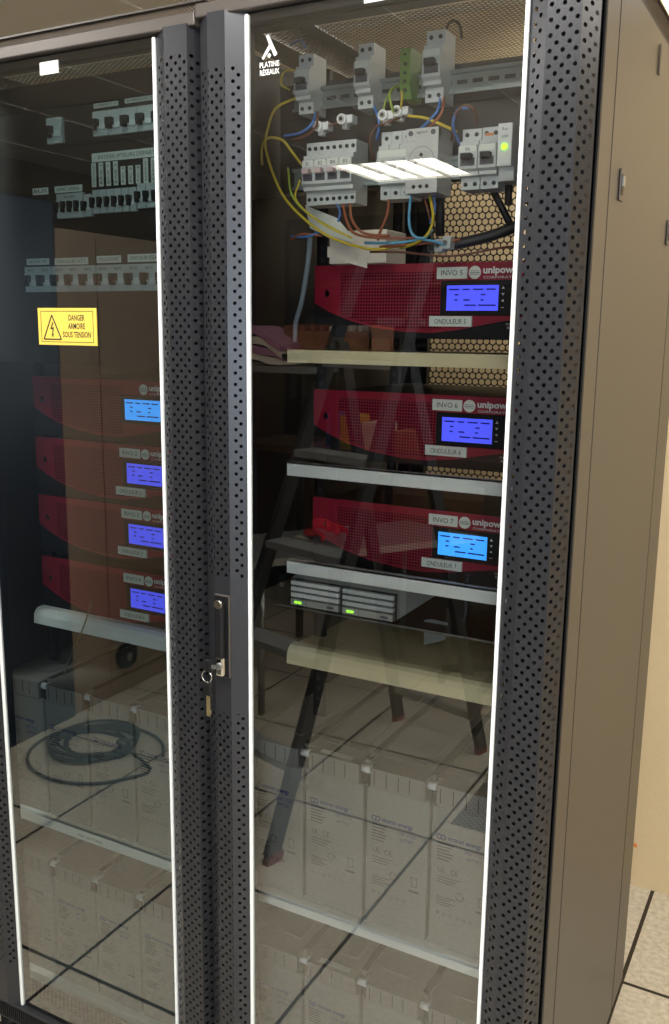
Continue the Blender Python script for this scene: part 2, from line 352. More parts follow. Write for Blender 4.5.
# side panel of the right cabinet
sp = MB()
sp.box(.0, .003, .046, .113, -.01, TOP-.004, 'panel2').box(0, .0032, .1182, .673, -.01, TOP-.006, 'panel').box(0, .003, .6835, .80, -.01, TOP-.006, 'panel2')
sp.box(-.003, .0026, .04, .80, -.01, TOP, 'black')
spo = sp.build('side_panel', R)
for (u, v) in ((621.5, 185), (668, 233)):
    q = at(u, v, X=.005); l = MB().box(.004, .0065, q.y-.011, q.y+.011, q.z-.022, q.z+.022, 'frame2', .001).box(.0066, .007, q.y-.007, q.y+.006, q.z-.014, q.z+.014, 'black').box(.0066, .009, q.y-.004, q.y+.006, q.z-.002, q.z+.012, 'steel'); l.build('latch', spo)
q = at(660.5, 60, X=.005); MB().box(.004, .005, q.y-.005, q.y+.005, q.z-.022, q.z+.022, 'black', .0004).box(.0045, .0056, q.y-.0075, q.y-.005, q.z-.023, q.z+.023, 'frame2').build('slot', spo)
# white stickers at the top of the panes, door brand, danger sign
a, b2 = at(364, 2, Y=-.001), at(386, -7, Y=-.001); MB().box(a.x, a.x+.036, -.0012, -.0004, a.z-.002, a.z+.018, 'white').build('sticker', dR, label='plain white sticker')
a = at(40, 73, Y=-.001); mb = MB().box(a.x, a.x+.042, -.0012, -.0004, a.z-.004, a.z+.016, 'white'); mb.build('sticker', dL, label='plain white sticker')
lg = MB(); o = at(269, 66, Y=-.002)
lg.text('PLATINE', (o.x, -.0012, o.z-.001), .0105, 'white', align='CENTER', bold=.0002, wid=.034); lg.text('RÉSEAUX', (o.x, -.0012, o.z-.0115), .0105, 'white', align='CENTER', bold=.0002, wid=.034)
ox, oz = o.x, o.z+.011; q = .68
for poly in ([(-.008, .045), (-.002, .047), (.020, .006), (.013, .002), (.002, .022)], [(-.001, .026), (-.019, .002), (-.015, -.002), (.003, .019)], [(0, .010), (.005, .005), (0, 0), (-.005, .005)]):
    lg.prism([(ox+a*q, oz+b*q) for a, b in poly], 'y', -.0015, -.0008, 'white')
lg.build('door_emblem', dR, label='white leaning emblem with lettering under it')
a, b2 = at(40, 345, Y=0), at(96.5, 308, Y=0); x0, x1, z0, z1 = a.x, b2.x, a.z+.001, b2.z
sg = MB().box(x0, x1, -.0016, -.0004, z0, z1, 'yellow')
def ring(mb, x0, x1, z0, z1, w, y, m):
    mb.box(x0, x1, y-.0003, y, z0, z0+w, m).box(x0, x1, y-.0003, y, z1-w, z1, m).box(x0, x0+w, y-.0003, y, z0, z1, m).box(x1-w, x1, y-.0003, y, z0, z1, m)
ring(sg, x0+.007, x1-.007, z0+.005, z1-.005, .0009, -.0017, 'ink')
tx, tz = x0+.034, z0+.010
for P, Q in (((tx-.021, tz), (tx+.021, tz)), ((tx-.021, tz), (tx, tz+.042)), ((tx+.021, tz), (tx, tz+.042))):
    sg.cyl((P[0], -.0018, P[1]), (Q[0], -.0018, Q[1]), .0011, 'ink', 6)
sg.prism([(tx+.001, tz+.030), (tx-.005, tz+.017), (tx+.0005, tz+.018), (tx-.001, tz+.008), (tx-.003, tz+.009), (tx+.001, tz+.003), (tx+.003, tz+.010), (tx+.0015, tz+.010), (tx+.004, tz+.021), (tx-.001, tz+.020), (tx+.003, tz+.029)], 'y', -.0019, -.0016, 'ink')
for k, w in enumerate(('DANGER', 'ARMOIRE', 'SOUS TENSION')): sg.text(w, (x0+.092, -.0018, z1-.0215-k*.0145), .0140, 'ink', align='CENTER', bold=.0003, wid=(.038, .040, .066)[k])
sg.build('danger_sign', dL, label='yellow danger sign with lightning triangle')
# lock and handle
hx0 = -.5595
hb = MB().box(hx0-.0155, hx0+.0155, -.0185, -.0130, .910, 1.055, 'frame2', .002).box(hx0-.014, hx0+.014, -.0192, -.0184, .912, 1.053, 'black')
hd = hb.build('lock_plate', dR, label='black lock plate with swing handle')
MB().box(hx0-.008, hx0+.009, -.030, -.019, .947, 1.044, 'black', .004).build('swing_handle', dR)
MB().cyl((hx0, -.0305, 1.041), (hx0, -.024, 1.041), .0075, 'chrome', 16).build('hinge_cap', dR)
MB().box(hx0-.007, hx0+.010, -.030, -.019, .915, .949, 'chrome', .004).cyl((hx0+.002, -.034, .934), (hx0+.002, -.028, .934), .006, 'steel', 16).build('lock_cylinder', dR)
k = thing('key_bunch', 'two keys with a ring hanging from the lock of the right door', 'keys', (hx0+.0, -.036, .930))
MB().box(-.016, -.002, -.012, -.004, -.004, .018, 'black', .003).box(-.003, .004, -.010, -.006, .004, .010, 'steel').build('key_head', k)
rg = MB().tube([(-.012+.010*math.cos(a*PI/6), -.010, -.012+.010*math.sin(a*PI/6)) for a in range(13)], .0009, 'chrome'); rg.build('ring', k)
MB().box(-.020, -.002, -.013, -.006, -.046, -.022, 'black', .004).build('key_fob', k)
MB().box(-.013, -.006, -.011, -.0095, -.082, -.046, 'brass').box(-.006, -.004, -.011, -.0095, -.078, -.070, 'brass').build('key_blade', k)

# ------------------------------------------------------------ inverters
def make_inverter(bright, inv, ond, label, loc, scalez=1):
    t = thing('rack_inverter', label, 'inverter', loc, 'red rack inverters')
    H = .125; W = .482
    MB().box(.022, W-.022, .006, .36, .002, H-.004, 'black').build('housing', t)
    f = MB().box(0, W, .002, .007, 0, H, 'black')
    curve = [(0, .060), (.03, .045), (.07, .030), (.12, .018), (.18, .011), (.23, .010), (.28, .016), (.33, .026), (.38, .034), (.43, .038), (W, .040)]
    f.prism([(0, H)]+curve+[(W, H)], 'y', 0, .002, 'red'); f.build('front_panel', t)
    g = MB(); cz = lambda x: next((a[1]+(b[1]-a[1])*(x-a[0])/(b[0]-a[0]) for a, b in zip(curve, curve[1:]) if a[0] <= x <= b[0]))
    xs = [.052+.0216*i for i in range(10)]
    for a, b in zip(xs, xs[1:]):
        za, zb = cz(a)+.004, cz(b)+.004; zt = H-.014
        g.quad([(a, -.0006, za), (b, -.0006, zb), (b, -.0006, zt), (a, -.0006, zt)], 'grille', [(a, za), (b, zb), (b, zt), (a, zt)])
    g.build('grille', t)
    sc = MB().box(.244, W-.004, -.003, 0, H-.086, H-.029, 'black', .0015)
    sc.box(.256, .346, -.0035, -.003, H-.078, H-.037, 'lcdb' if bright else 'lcd')
    for r_, segs in ((0, [(.260, .278), (.284, .296), (.302, .320), (.325, .341)]), (1, [(.270, .277), (.316, .324)]), (2, [(.270, .276), (.286, .297), (.316, .321)]), (3, [(.288, .308), (.312, .342)])):
        for a, b in segs: sc.box(a, b, -.0037, -.0035, H-.045-r_*.0085, H-.0425-r_*.0085, 'lcdt')
    for q, z in enumerate((.041, .052, .062, .073)):
        zz = H-z
        if q == 0: sc.prism([(.351, zz-.002), (.356, zz-.002), (.3535, zz+.002)], 'y', -.0036, -.003, 'white')
        elif q == 1: sc.prism([(.351, zz+.002), (.356, zz+.002), (.3535, zz-.002)], 'y', -.0036, -.003, 'white')
        elif q == 2: sc.prism([(.355, zz-.002), (.355, zz+.002), (.351, zz)], 'y', -.0036, -.003, 'white')
        else: sc.box(.351, .356, -.0036, -.003, zz-.0005, zz+.0005, 'white')
    sc.text('CONTROL', (.36, -.001, .024), .005, 'label'); sc.text('BUS COMM', (.362, -.001, .018), .005, 'label')
    sc.build('display', t)
    lo = MB().cyl((.303, -.0012, H-.0165), (.303, 0, H-.0165), .0105, 'label', 24)
    lo.box(.294, .312, -.0016, -.0012, H-.0175, H-.0165, 'inkg').box(.295, .311, -.0016, -.0012, H-.0200, H-.0192, 'inkg').box(.295, .311, -.0016, -.0012, H-.0145, H-.0138, 'inkg')
    lo.text('unipower', (.317, -.0012, H-.018), .0155, 'white', bold=.0005, wid=.066); lo.text('CORPORATION', (.318, -.0012, H-.0265), .0055, 'white', wid=.064)
    lo.build('logo', t)
    if inv: MB().box(.236, .290, -.0012, 0, H-.0262, H-.0072, 'label').text(inv, (.263, -.0014, H-.0208), .0125, 'ink', align='CENTER', wid=.038).build('name_tag', t, label='white tag reading '+inv)
    if ond: MB().box(.226, .302, -.0042, 0, H-.104, H-.087, 'label').text(ond, (.264, -.0044, H-.0998), .0115, 'ink', align='CENTER', wid=.056).build('name_tag', t, label='white tag reading '+ond)
    MB().cyl((.026, -.001, H-.050), (.026, .001, H-.050), .0042, 'ink', 10).box(.0218, .0302, -.001, .001, H-.052, H-.044, 'ink').cyl((.026, -.0015, H-.044), (.026, .001, H-.044), .0025, 'chrome', 8).build('ear_screw', t)
    return t
IR = [(1.603, False, '5', 'top inverter of the right cabinet, tagged INVO 5, purple blue display'), (1.384, False, '6', 'middle inverter of the right cabinet, tagged INVO 6 and ONDULEUR 6'), (1.183, True, '7', 'lowest inverter of the right cabinet, tagged INVO 7, bright blue display')]
for z, br, n, lb in IR: make_inverter(br, 'INVO '+n, 'ONDULEUR '+n, lb, (-.5385, .25, z-.125))
IL = [(at(32,376,Y=.2).z, True, '', 'top inverter of the left cabinet, no tags, bright light blue display'), (at(41,437,Y=.2).z, False, '2', 'second inverter from the top of the left cabinet, tag above display'), (at(45,495,Y=.2).z, False, '3', 'third inverter from the top of the left cabinet'), (at(46,556,Y=.2).z, False, '4', 'lowest inverter of the left cabinet, just above the cream shelf')]
for z, br, n, lb in IL: make_inverter(br, 'INVO '+n if n else None, 'ONDULEUR '+n if n else None, lb, (-1.2010, .20, z-.125))
# mounting posts the ears are bolted to
def post(x, y, z0, z1, label, parent, w=.022):
    m = MB().box(x, x+w, y, y+.012, z0, z1, 'black').box(x, x+.004, y, y+.03, z0, z1, 'black'); n = int((z1-z0)/.022)
    for i in range(n): m.box(x+.008, x+.015, y-.0006, y, z0+.01+i*.022, z0+.018+i*.022, 'ink')
    return m.build('mounting_post', parent)
for x in (-.5385, -.0785): post(x, .2572, .5, 1.93, '', R)
for x in (-1.2010, -.7335): post(x, .2072, .75, 1.93, '', L)
for x in (-.56, -.07): post(x, .62, .02, 1.93, '', R)
for x in (-1.14, -.68): post(x, .62, .02, 1.93, '', L)

# ------------------------------------------------------------ shelves
def shelf(x0, x1, y, zt, h, mat, label, rnd=False, depth=.44):
    if rnd: prof = [(y+.03, zt), (y+.014, zt-.001), (y+.006, zt-.006), (y+.001, zt-.015), (y, zt-h), (y+.003, zt-h), (y+.008, zt-h+.01), (y+depth, zt-h+.01), (y+depth, zt-h+.012), (y+.03, zt-.004)]
    else: prof = [(y, zt), (y+.004, zt), (y+.004, zt-h+.003), (y+depth, zt-h+.003), (y+depth, zt-h), (y, zt-h)]
    m = MB().prism(prof, 'x', x0, x1, mat)
    if not rnd: m.box(x0, x1, y, y+.012, zt-.0025, zt, mat)
    o = m.build('shelf'); return tag(o, label, 'shelf', 'cabinet shelves')
shelf(-.541, -.062, .16, at(287, 348, Y=.16).z, .0245, 'cream', 'yellowish cream shelf under the top inverter of the right cabinet', depth=.40)
shelf(-.541, -.062, .16, at(288, 462, Y=.16).z, .024, 'shelf', 'off-white shelf under the middle inverter of the right cabinet', depth=.085)
shelf(-.541, -.062, .16, at(289, 560, Y=.16).z, .024, 'shelf', 'off-white shelf directly above the small silver server', depth=.085)
shelf(-.541, -.062, .16, at(288, 646, Y=.16).z, .034, 'cream', 'round-lipped cream shelf below the silver server in the right cabinet', True, .35)
shelf(-1.2, -.72, .168, at(33,607,Y=.168).z-.002, .034, 'shelf', 'round-lipped pale shelf below the four stacked inverters of the left cabinet', True, .40)
def bshelf(x0, x1, zt, label):
    m = MB().prism([(.1, zt-.001), (.104, zt), (.62, zt), (.62, zt-.004), (.108, zt-.004), (.108, zt-.022), (.1, zt-.022)], 'x', x0, x1, 'shelf')
    return m
m = bshelf(-.596, -.008, .4395, ''); tag(m.build('battery_shelf'), 'white edged shelf carrying the upper battery row of the right cabinet', 'shelf', 'cabinet shelves')
m = bshelf(-1.271, -.607, .4325, ''); m.text('PARC BATTERIES', (-1.03, .0995, .417), .0085, 'ink', wid=.07); tag(m.build('battery_shelf'), 'white edged shelf carrying the upper battery row of the left cabinet', 'shelf', 'cabinet shelves')
m = bshelf(-.596, -.008, .028, ''); tag(m.build('battery_shelf'), 'lowest white shelf under the bottom batteries of the right cabinet', 'shelf', 'cabinet shelves')
m = bshelf(-1.271, -.607, .028, ''); tag(m.build('battery_shelf'), 'lowest white shelf at the foot of the left cabinet', 'shelf', 'cabinet shelves')

# ------------------------------------------------------------ batteries
def make_battery(label, loc):
    t = thing('battery', label, 'battery', loc, 'grey batteries on the cabinet shelves')
    W, D, H = .119, .42, .283
    MB().box(-W/2, W/2, 0, D, 0, H-.034, 'bat', .003).build('case', t)
    l = MB().prism([(-W/2+.008, -.002), (W/2-.009, -.002), (W/2-.009, .024), (W/2+.001, .024), (W/2+.001, D), (-W/2-.001, D), (-W/2-.001, .024), (-W/2+.008, .024)], 'z', H-.035, H, 'lid')
    l.box(W/2-.009, W/2+.001, .004, .024, H-.035, H-.014, 'gap').box(-W/2-.001, -W/2+.008, .004, .024, H-.035, H-.014, 'gap')
    for x in (-.045, -.022, .001, .022): l.box(x, x+.0012, -.0026, -.0015, H-.029, H-.004, 'gap')
    l.box(-W/2+.012, W/2-.03, .05, .38, H, H+.001, 'lid'); l.box(W/2-.012, W/2+.0005, .03, D-.03, H-.001, H+.0006, 'gap')
    l.build('lid', t)
    MB().cyl((W/2-.006, .008, H-.008), (W/2+.010, .008, H-.008), .0065, 'white', 14).box(W/2-.004, W/2+.008, .008, .022, H-.016, H-.004, 'grey', .002).build('terminal', t)
    p = MB(); y = -.0004
    for dx in (-.044, -.037): p.tube([(dx+.004*math.cos(a*PI/4), y, .196+.004*math.sin(a*PI/4)) for a in range(9)], .0011, 'inkb', 5, 2)
    p.text('victron energy', (-.029, y, .193), .011, 'inkb', bold=.0003, wid=.06)
    for i in range(6): p.box(-.048, -.018-(i % 3)*.003, y, 0, .184-i*.0055, .186-i*.0055, 'inkg')
    p.text('DEEP CYCLE', (.002, y, .178), .0085, 'inkb', wid=.034); p.text('BATTERY', (.006, y, .167), .0085, 'inkb', wid=.026)
    p.text('UL  CE', (-.046, y, .135), .013, 'inkg')
    for i in range(3): p.box(-.046, -.005-i*.006, y, 0, .126-i*.005, .1275-i*.005, 'inkg')
    p.tube([(-.004+.007*math.cos(a*PI/6), y, .100+.007*math.sin(a*PI/6)) for a in range(13)], .0006, 'inkg', 4, 1)
    p.box(.028, .043, y, 0, .108, .1092, 'inkg').box(.030, .0312, y, 0, .092, .108, 'inkg').box(.040, .0412, y, 0, .092, .108, 'inkg').box(.030, .0412, y, 0, .092, .0932, 'inkg').box(.026, .045, y, 0, .082, .0855, 'inkg')
    for i in range(4): p.box(-.046, -.012-(i % 2)*.008, y, 0, .090-i*.0045, .0915-i*.0045, 'inkg')
    for i in range(6): p.tube([(-.043+i*.012+.0028*math.cos(a*PI/2), y, .062+.0028*math.sin(a*PI/2)) for a in range(5)], .0005, 'inkg', 4, 1)
    p.build('printing', t)
    return t
spots = []
for i, x in enumerate((-.5378, -.413, -.288, -.164)):
    spots.append((x, .4400, ('leftmost', 'second from left', 'third from left', 'rightmost')[i]+' battery of the upper row in the right cabinet'))
    spots.append((x, .0285, ('leftmost', 'second from left', 'third from left', 'rightmost')[i]+' battery of the bottom row in the right cabinet'))
for i, x in enumerate((-1.1880, -1.0640, -.9395, -.8150, -.6905)):
    if i < 4:
        spots.append((x, .4330, ('leftmost', 'second from left', 'third from left', 'fourth from left', 'hidden rightmost')[i]+' battery of the upper row in the left cabinet'))
        spots.append((x, .0285, ('leftmost', 'second from left', 'third from left', 'fourth from left', 'hidden rightmost')[i]+' battery of the bottom row in the left cabinet'))
b0 = None
for x, z, lb in spots:
    if b0 is None: b0 = bb = make_battery(lb, (x, .115, z))
    else: bb = dup(b0, (x, .115, z), lb)
    bb.scale.z = (1.065 if x > -.6 else 1.08) if z > .2 else 1.01
for (x, z, lb) in ((-.44, .7425, 'narrow white strip label on the upper battery lid, right cabinet'), (-.44, .3155, 'narrow white strip label on the lower battery lid, right cabinet')):
    tag(MB().box(x-.006, x+.058, .122, .134, z, z+.0006, 'label').build('strip_label'), lb, 'label')

# ------------------------------------------------------------ DIN gear of the right cabinet
YF = .15
def din_rail(x0, x1, zc, y, label):
    m = MB(); m.prism([(y, zc+.0175), (y, zc+.013), (y+.007, zc+.013), (y+.007, zc-.013), (y, zc-.013), (y, zc-.0175), (y-.001, zc-.0175), (y-.001, zc-.012), (y+.006, zc-.012), (y+.006, zc+.012), (y-.001, zc+.012), (y-.001, zc+.0175)], 'x', x0, x1, 'zinc')
    k = x0+.012
    while k < x1-.02:
        m.box(k, k+.017, y+.0055, y+.0061, zc-.003, zc+.003, 'ink', .0002); k += .0255
    return tag(m.build('mounting_rail'), label, 'rail')
din_rail(-.55, -.03, 1.868, .19, 'slotted zinc rail across the top of the right cabinet')
din_rail(-.55, -.03, 1.742, .19, 'slotted zinc rail behind the second row of breakers')
bp = MB().box(-.59, -.015, .215, .22, 1.725, 1.90, 'plate'); tag(bp.build('backing_plate'), 'dark metal plate behind the breakers of the right cabinet', 'plate')
def breaker(x, w, zb, zt, label, lever='ink', poles=1, yb=.19, front=YF, tagtxt=None, group=None, body='grey', levmat=None, ltop=True):
    """modular breaker: stepped body, terminals, nose, lever"""
    t = thing('circuit_breaker', label, 'circuit breaker', (x, front, zb), group); H = zt-zb; d = yb-front+.018
    prof = [(.016, 0), (d, 0), (d, H), (.016, H), (.016, H*.80), (.006, H*.78), (.006, H*.72), (0, H*.68), (0, H*.32), (.006, H*.28), (.006, H*.22), (.016, H*.20)]
    m = MB().prism(prof, 'x', 0, w, body)
    pw = w/poles
    for i in range(1, poles): m.box(i*pw-.0004, i*pw+.0004, .005, .02, H*.21, H*.79, 'grey2').box(i*pw-.0004, i*pw+.0004, .0155, .02, 0, H, 'grey2')
    m.build('body', t)
    n = max(poles, 2) if w > .024 else poles*2
    sc = MB(); sw = w/n
    for i in range(n):
        for z in (H*.09, H*.905): sc.cyl((sw*(i+.5), .0145, z), (sw*(i+.5), .0165, z), min(.0032, sw*.36), 'ink', 10)
    sc.build('terminal_screw', t)
    for i in range(poles):
        xx = pw*i
        MB().box(xx+pw*.22, xx+pw*.78, -.011, .001, H*.47, H*.56, levmat or 'ink', .001).box(xx+pw*.12, xx+pw*.88, -.001, .001, H*.37, H*.50, 'inkg').build('lever', t)
    if tagtxt is not None:
        m = MB().box(w*.06, w*.94, -.0006, 0, H*.60, H*.70, 'label')
        if tagtxt: m.text(tagtxt, (w/2, -.0008, H*.615), H*.085, 'ink', align='CENTER')
        m.build('tag', t)
    return t
def px(u, v=100, Y=YF): return at(u, v, Y=Y).x
breaker(-.5236, .028, 1.840, 1.931, 'small grey breaker at the left end of the top rail', tagtxt='')
breaker(-.4135, .027, 1.838, 1.934, 'small grey breaker in the middle of the top rail', tagtxt='')
breaker(-.297, .030, 1.836, 1.938, 'small grey breaker right of the green terminal block', tagtxt='')
t = thing('terminal_block', 'green earth terminal block on the top rail', 'terminal', (-.338, .158, 1.845))
m = MB().prism([(.01, 0), (.05, 0), (.05, .073), (0.004, .073), (0, .06), (.004, .05), (0, .04), (.004, .03), (0, .02)], 'x', 0, .017, 'green')
m.build('body', t); m = MB()
for i in range(5): m.cyl((.0085, .0005, .012+i*.0125), (.0085, .005, .012+i*.0125), .0028, 'ink', 8)
m.build('terminal_screw', t)
for i in range(4): breaker(-.5076+i*.0232, .0228, 1.695, 1.7935, ('leftmost', 'second', 'third', 'rightmost')[i]+' of the four tagged breakers with pale levers on the second rail', tagtxt=('B1', 'B2', 'B4', 'B3')[i], poles=1, levmat='pur', group='row of four tagged breakers')
breaker(-.3700, .054, 1.697, 1.799, 'three pole grey breaker beside the power socket module', poles=3, tagtxt='', levmat='grey')
# socket module
t = thing('power_socket', 'white rail mounted power socket module with round recess', 'socket', (-.3145, .137, 1.699))
m = MB().box(0, .0535, 0, .06, 0, .095, 'socket', .001).box(0, .0535, .001, .012, .083, .0949, 'grey'); m.build('body', t)
m = MB(); cx, cz = .0267, .047
for r, y, mt in ((.022, -.0008, 'grey2'), (.020, -.0012, 'socket')): m.cyl((cx, y, cz), (cx, .0005, cz), r, mt, 32)
m.cyl((cx, -.0016, cz+.009), (cx, -.0012, cz+.009), .003, 'ink', 10).cyl((cx-.009, -.0016, cz-.003), (cx-.009, -.0012, cz-.003), .0026, 'ink', 10).cyl((cx+.009, -.0016, cz-.003), (cx+.009, -.0012, cz-.003), .0026, 'ink', 10)
m.text('legrand', (cx, -.001, .087), .006, 'ink', align='CENTER'); m.cyl((.008, -.0008, .088), (.008, 0, .088), .004, 'inkg', 14).cyl((.045, -.0008, .088), (.045, 0, .088), .004, 'inkg', 14)
for i in range(3): m.cyl((.015+i*.011, -.001, .010), (.015+i*.011, 0, .010), .003, 'ink', 10)
m.build('socket_face', t)
# earth leakage group with green lamp
breaker(-.2330, .030, 1.704, 1.7915, 'earth leakage switch with grey tag beside the socket module', tagtxt='B6', poles=1)
breaker(-.2015, .028, 1.704, 1.7918, 'earth leakage switch with orange mark left of the green lamp', poles=1, tagtxt='')
t = thing('indicator_module', 'slim white module with lit green lamp on second rail', 'indicator', (-.1715, .149, 1.712))
m = MB().box(0, .022, 0, .055, .020, .080, 'white', .001).box(0, .024, .010, .055, 0, .021, 'grey', .001); m.text('Run', (.011, -.0006, .070), .006, 'ink', align='CENTER').text('LINE', (.011, -.0006, .060), .005, 'ink', align='CENTER'); m.build('body', t)
MB().cyl((.011, -.002, .047), (.011, 0, .047), .0046, 'led', 18).build('lamp', t, label='glowing green lamp')
tag(MB().box(-.1885, -.1765, .1432, .1440, 1.775, 1.779, 'orange').build('mark_strip'), 'small orange strip on the earth leakage switch', 'marking')
# connectors
for i, (u, v) in enumerate(((320, 127), (344, 120), (385, 116), (399, 112))):
    p = at(u, v, Y=.165); c = thing('wire_connector', ('white wire connector above left end of the four tagged breakers', 'white wire connector above right end of the four tagged breakers', 'left white connector above the three pole breaker', 'right white connector above the three pole breaker')[i], 'connector', p, 'white screw connectors')
    MB().cyl((0, -.010, 0), (0, .018, 0), .0082, 'white', 14).box(.004, .017, -.004, .016, -.006, .007, 'white', .002).box(-.004, .005, .0, .012, -.013, -.004, 'white', .001).build('body', c)
    MB().cyl((0, -.0112, 0), (0, -.0098, 0), .0052, 'grey2', 12).cyl((0, -.0116, 0), (0, -.011, 0), .003, 'ink', 10).build('screw', c)

# wires of the right cabinet: points surveyed on planes just inside the door
def wire(pts, mat, label, r=.0022, Y=.15):
    P = [at(u, v, Y=(q[2] if len(q) > 2 else Y)) for q in pts for u, v in [q[:2]]]
    return tag(MB().tube(P, r, mat).build('wire'), label, 'wire', 'wires of the right cabinet')
wire([(296, 98, .17), (276, 108), (268, 128), (266, 150), (280, 190), (300, 215), (330, 237), (370, 249), (400, 246, .17)], 'wy', 'long yellow wire looping from the left breaker down to the cable bundle')
wire([(262, 165, .15), (262, 148), (268, 138), (282, 140), (292, 152), (302, 165, .17)], 'wy', 'short yellow loop left of the four tagged breakers')
wire([(295, 70, .18), (284, 72, .16), (281, 84, .15), (290, 90, .16)], 'wy', 'small yellow loop beside the top left breaker', .0017)
wire([(290, 45, .2), (300, 40, .18), (306, 48, .17)], 'wb', 'thin blue wire entering the top left breaker', .0014)
wire([(316, 112, .17), (312, 124), (300, 133), (284, 136)], 'wb', 'blue wire leaving the top left breaker to the left')
wire([(318, 112, .17), (316, 126), (305, 136), (292, 140)], 'wbr', 'brown wire beside the blue one under the top left breaker', .002)
wire([(374, 106, .17), (379, 122, .16), (377, 140, .17)], 'wb', 'blue wire under the middle breaker of the top rail')
wire([(440, 97, .17), (438, 110, .15), (428, 122, .15), (418, 131, .17)], 'wb', 'blue wire under the right breaker of the top rail')
wire([(444, 97, .17), (442, 112, .15), (433, 124, .15), (424, 132, .17)], 'wo', 'reddish wire under the right breaker of the top rail')
wire([(452, 140, .17), (454, 118, .14), (464, 106, .14), (474, 110, .14), (477, 124, .16)], 'wbr', 'reddish brown arch above the earth leakage switches')
wire([(460, 145, .165), (453, 125, .14), (458, 110, .14), (468, 108, .14)], 'wb', 'blue arch above the earth leakage switches')
wire([(408, 116, .16), (425, 118, .15), (440, 124, .15), (457, 132, .16)], 'wy', 'yellow wire crossing right toward the leakage switches')
wire([(398, 85, .17), (390, 92, .15), (391, 104, .15), (396, 118, .16)], 'wyg', 'green yellow wire hooked out of the green terminal block')
wire([(401, 88, .17), (402, 98, .15), (400, 112, .16)], 'wy', 'yellow wire straight down from the green terminal block', .0018)
wire([(394, 88, .17), (386, 100, .16), (381, 122, .16)], 'wyg', 'green wire slanting left from the green terminal block', .0018)
wire([(404, 116, .17), (388, 122, .15), (375, 128, .15), (370, 142, .15), (374, 160, .17)], 'wbr', 'brown wire bowed left of the three pole breaker', .0018)
wire([(320, 128, .17), (335, 124, .16), (342, 120, .16)], 'wbr', 'short brown wire between the two left connectors', .0016)
wire([(343, 203, .17), (347, 222, .15), (356, 234, .14), (380, 238, .14), (420, 238, .16)], 'wo', 'orange brown wire from the tagged breakers curving right')
wire([(350, 203, .17), (352, 220, .15), (364, 233, .14), (390, 236, .15)], 'wo', 'second orange brown wire curving right below the breakers')
wire([(336, 203, .17), (340, 212, .15), (338, 222, .15)], 'wb', 'short blue wire below the tagged breakers', .0018)
wire([(389, 198, .17), (387, 215, .15), (380, 232, .15), (378, 240, .16)], 'wo', 'orange brown wire dropping below the three pole breaker')
wire([(411, 194, .17), (409, 220, .14), (413, 235, .13), (424, 238, .13), (432, 230, .15)], 'wlb', 'sky blue loop under the power socket')
wire([(429, 193, .17), (433, 215, .14), (429, 232, .13), (416, 243, .14), (400, 248, .16)], 'wy', 'yellow wire hanging under the power socket')
wire([(433, 193, .17), (435, 208, .15), (430, 224, .15)], 'wb', 'blue wire hanging under the power socket', .0018)
wire([(422, 193, .17), (427, 207, .15), (430, 220, .15)], 'wbr', 'brown wire hanging under the power socket', .0016)
wire([(365, 243, .16), (395, 243, .15), (425, 240, .15), (450, 246, .17)], 'wlb', 'sky blue wire in the cable bundle above the top inverter')
wire([(380, 247, .16), (405, 245, .15), (430, 243, .16), (460, 240, .18)], 'wo', 'orange wire in the cable bundle above the top inverter')
wire([(370, 252, .16), (400, 252, .16), (450, 256, .17), (500, 248, .2), (524, 245, .22)], 'wbr', 'brown wire running right above the top inverter', .0018)
wire([(288, 168, .16), (292, 195, .15), (310, 215, .15), (345, 235, .16)], 'wyg', 'green yellow wire below the left yellow loop', .0018)
wire([(300, 180, .16), (296, 200, .15), (320, 222, .15), (352, 238, .16)], 'wy', 'yellow wire running down to the paper sheaf', .0018)
wire([(291, 236, .16), (305, 237, .15), (320, 232, .16)], 'wb', 'short blue wire with open end at left', .002)
wire([(291, 239, .16), (303, 234, .15), (322, 236, .16)], 'wo', 'short orange wire with open end at left', .0018)
wire([(310, 236, .18), (308, 262, .17), (302, 300, .17), (296, 322, .17), (295, 342, .17)], 'wg', 'thick blue grey cable hanging down to the cream shelf', .0045)
wire([(527, 222, .26), (490, 236, .24), (455, 244, .22), (428, 246, .20)], 'wk', 'thick black cable running to the right above the inverter', .009)
wire([(486, 178, .24), (498, 200, .24), (510, 224, .25)], 'wk', 'black corrugated hose slanting down behind the leakage switches', .006)
wire([(509, 180, .20), (508, 205, .20)], 'wk', 'short black hose end at the right of the cabinet', .006)
wire([(440, 190, .22), (440, 236, .22)], 'wk', 'black upright hose under the power socket', .008)
wire([(442, 40, .2), (450, 22, .17), (459, 24, .17), (462, 38, .2)], 'wk', 'black arch of cable above the right top breaker', .0022)
for (u, v, lb) in ((441, 246, 'clear cable clamp on the bundle, left one'), (449, 243, 'clear cable clamp on the bundle, right one')):
    p = at(u, v, Y=.175); tag(MB().box(p.x-.008, p.x+.006, .165, .185, p.z-.010, p.z+.010, 'grey', .002).cyl((p.x-.002, .162, p.z), (p.x-.002, .166, p.z), .004, 'steel', 8).build('cable_clamp'), lb, 'clamp', 'cable clamps')
# paper sheaf, and a solid box standing in for a reflection in the glass
A = [at(305, 205, Y=.19), at(337, 218, Y=.18), at(356, 240, Y=.17), at(338, 243, Y=.18), at(310, 228, Y=.20)]
tag(MB().quad(A, 'label').build('paper_sheaf'), 'grey white leaflet slipped in under the tagged breakers', 'paper')
p = at(329, 266, Y=.22); z0 = 1.603
b = MB().box(p.x, p.x+.11, .22, .30, z0, z0+.055, 'paper', .002)
b.prism([(p.x-.002, z0+.012), (p.x+.075, z0-.008), (p.x+.075, z0+.012), (p.x-.002, z0+.030)], 'y', .2175, .219, 'paper'); tag(b.build('reflected_box'), 'solid cream box standing in for a reflected carton above the top inverter', 'carton')

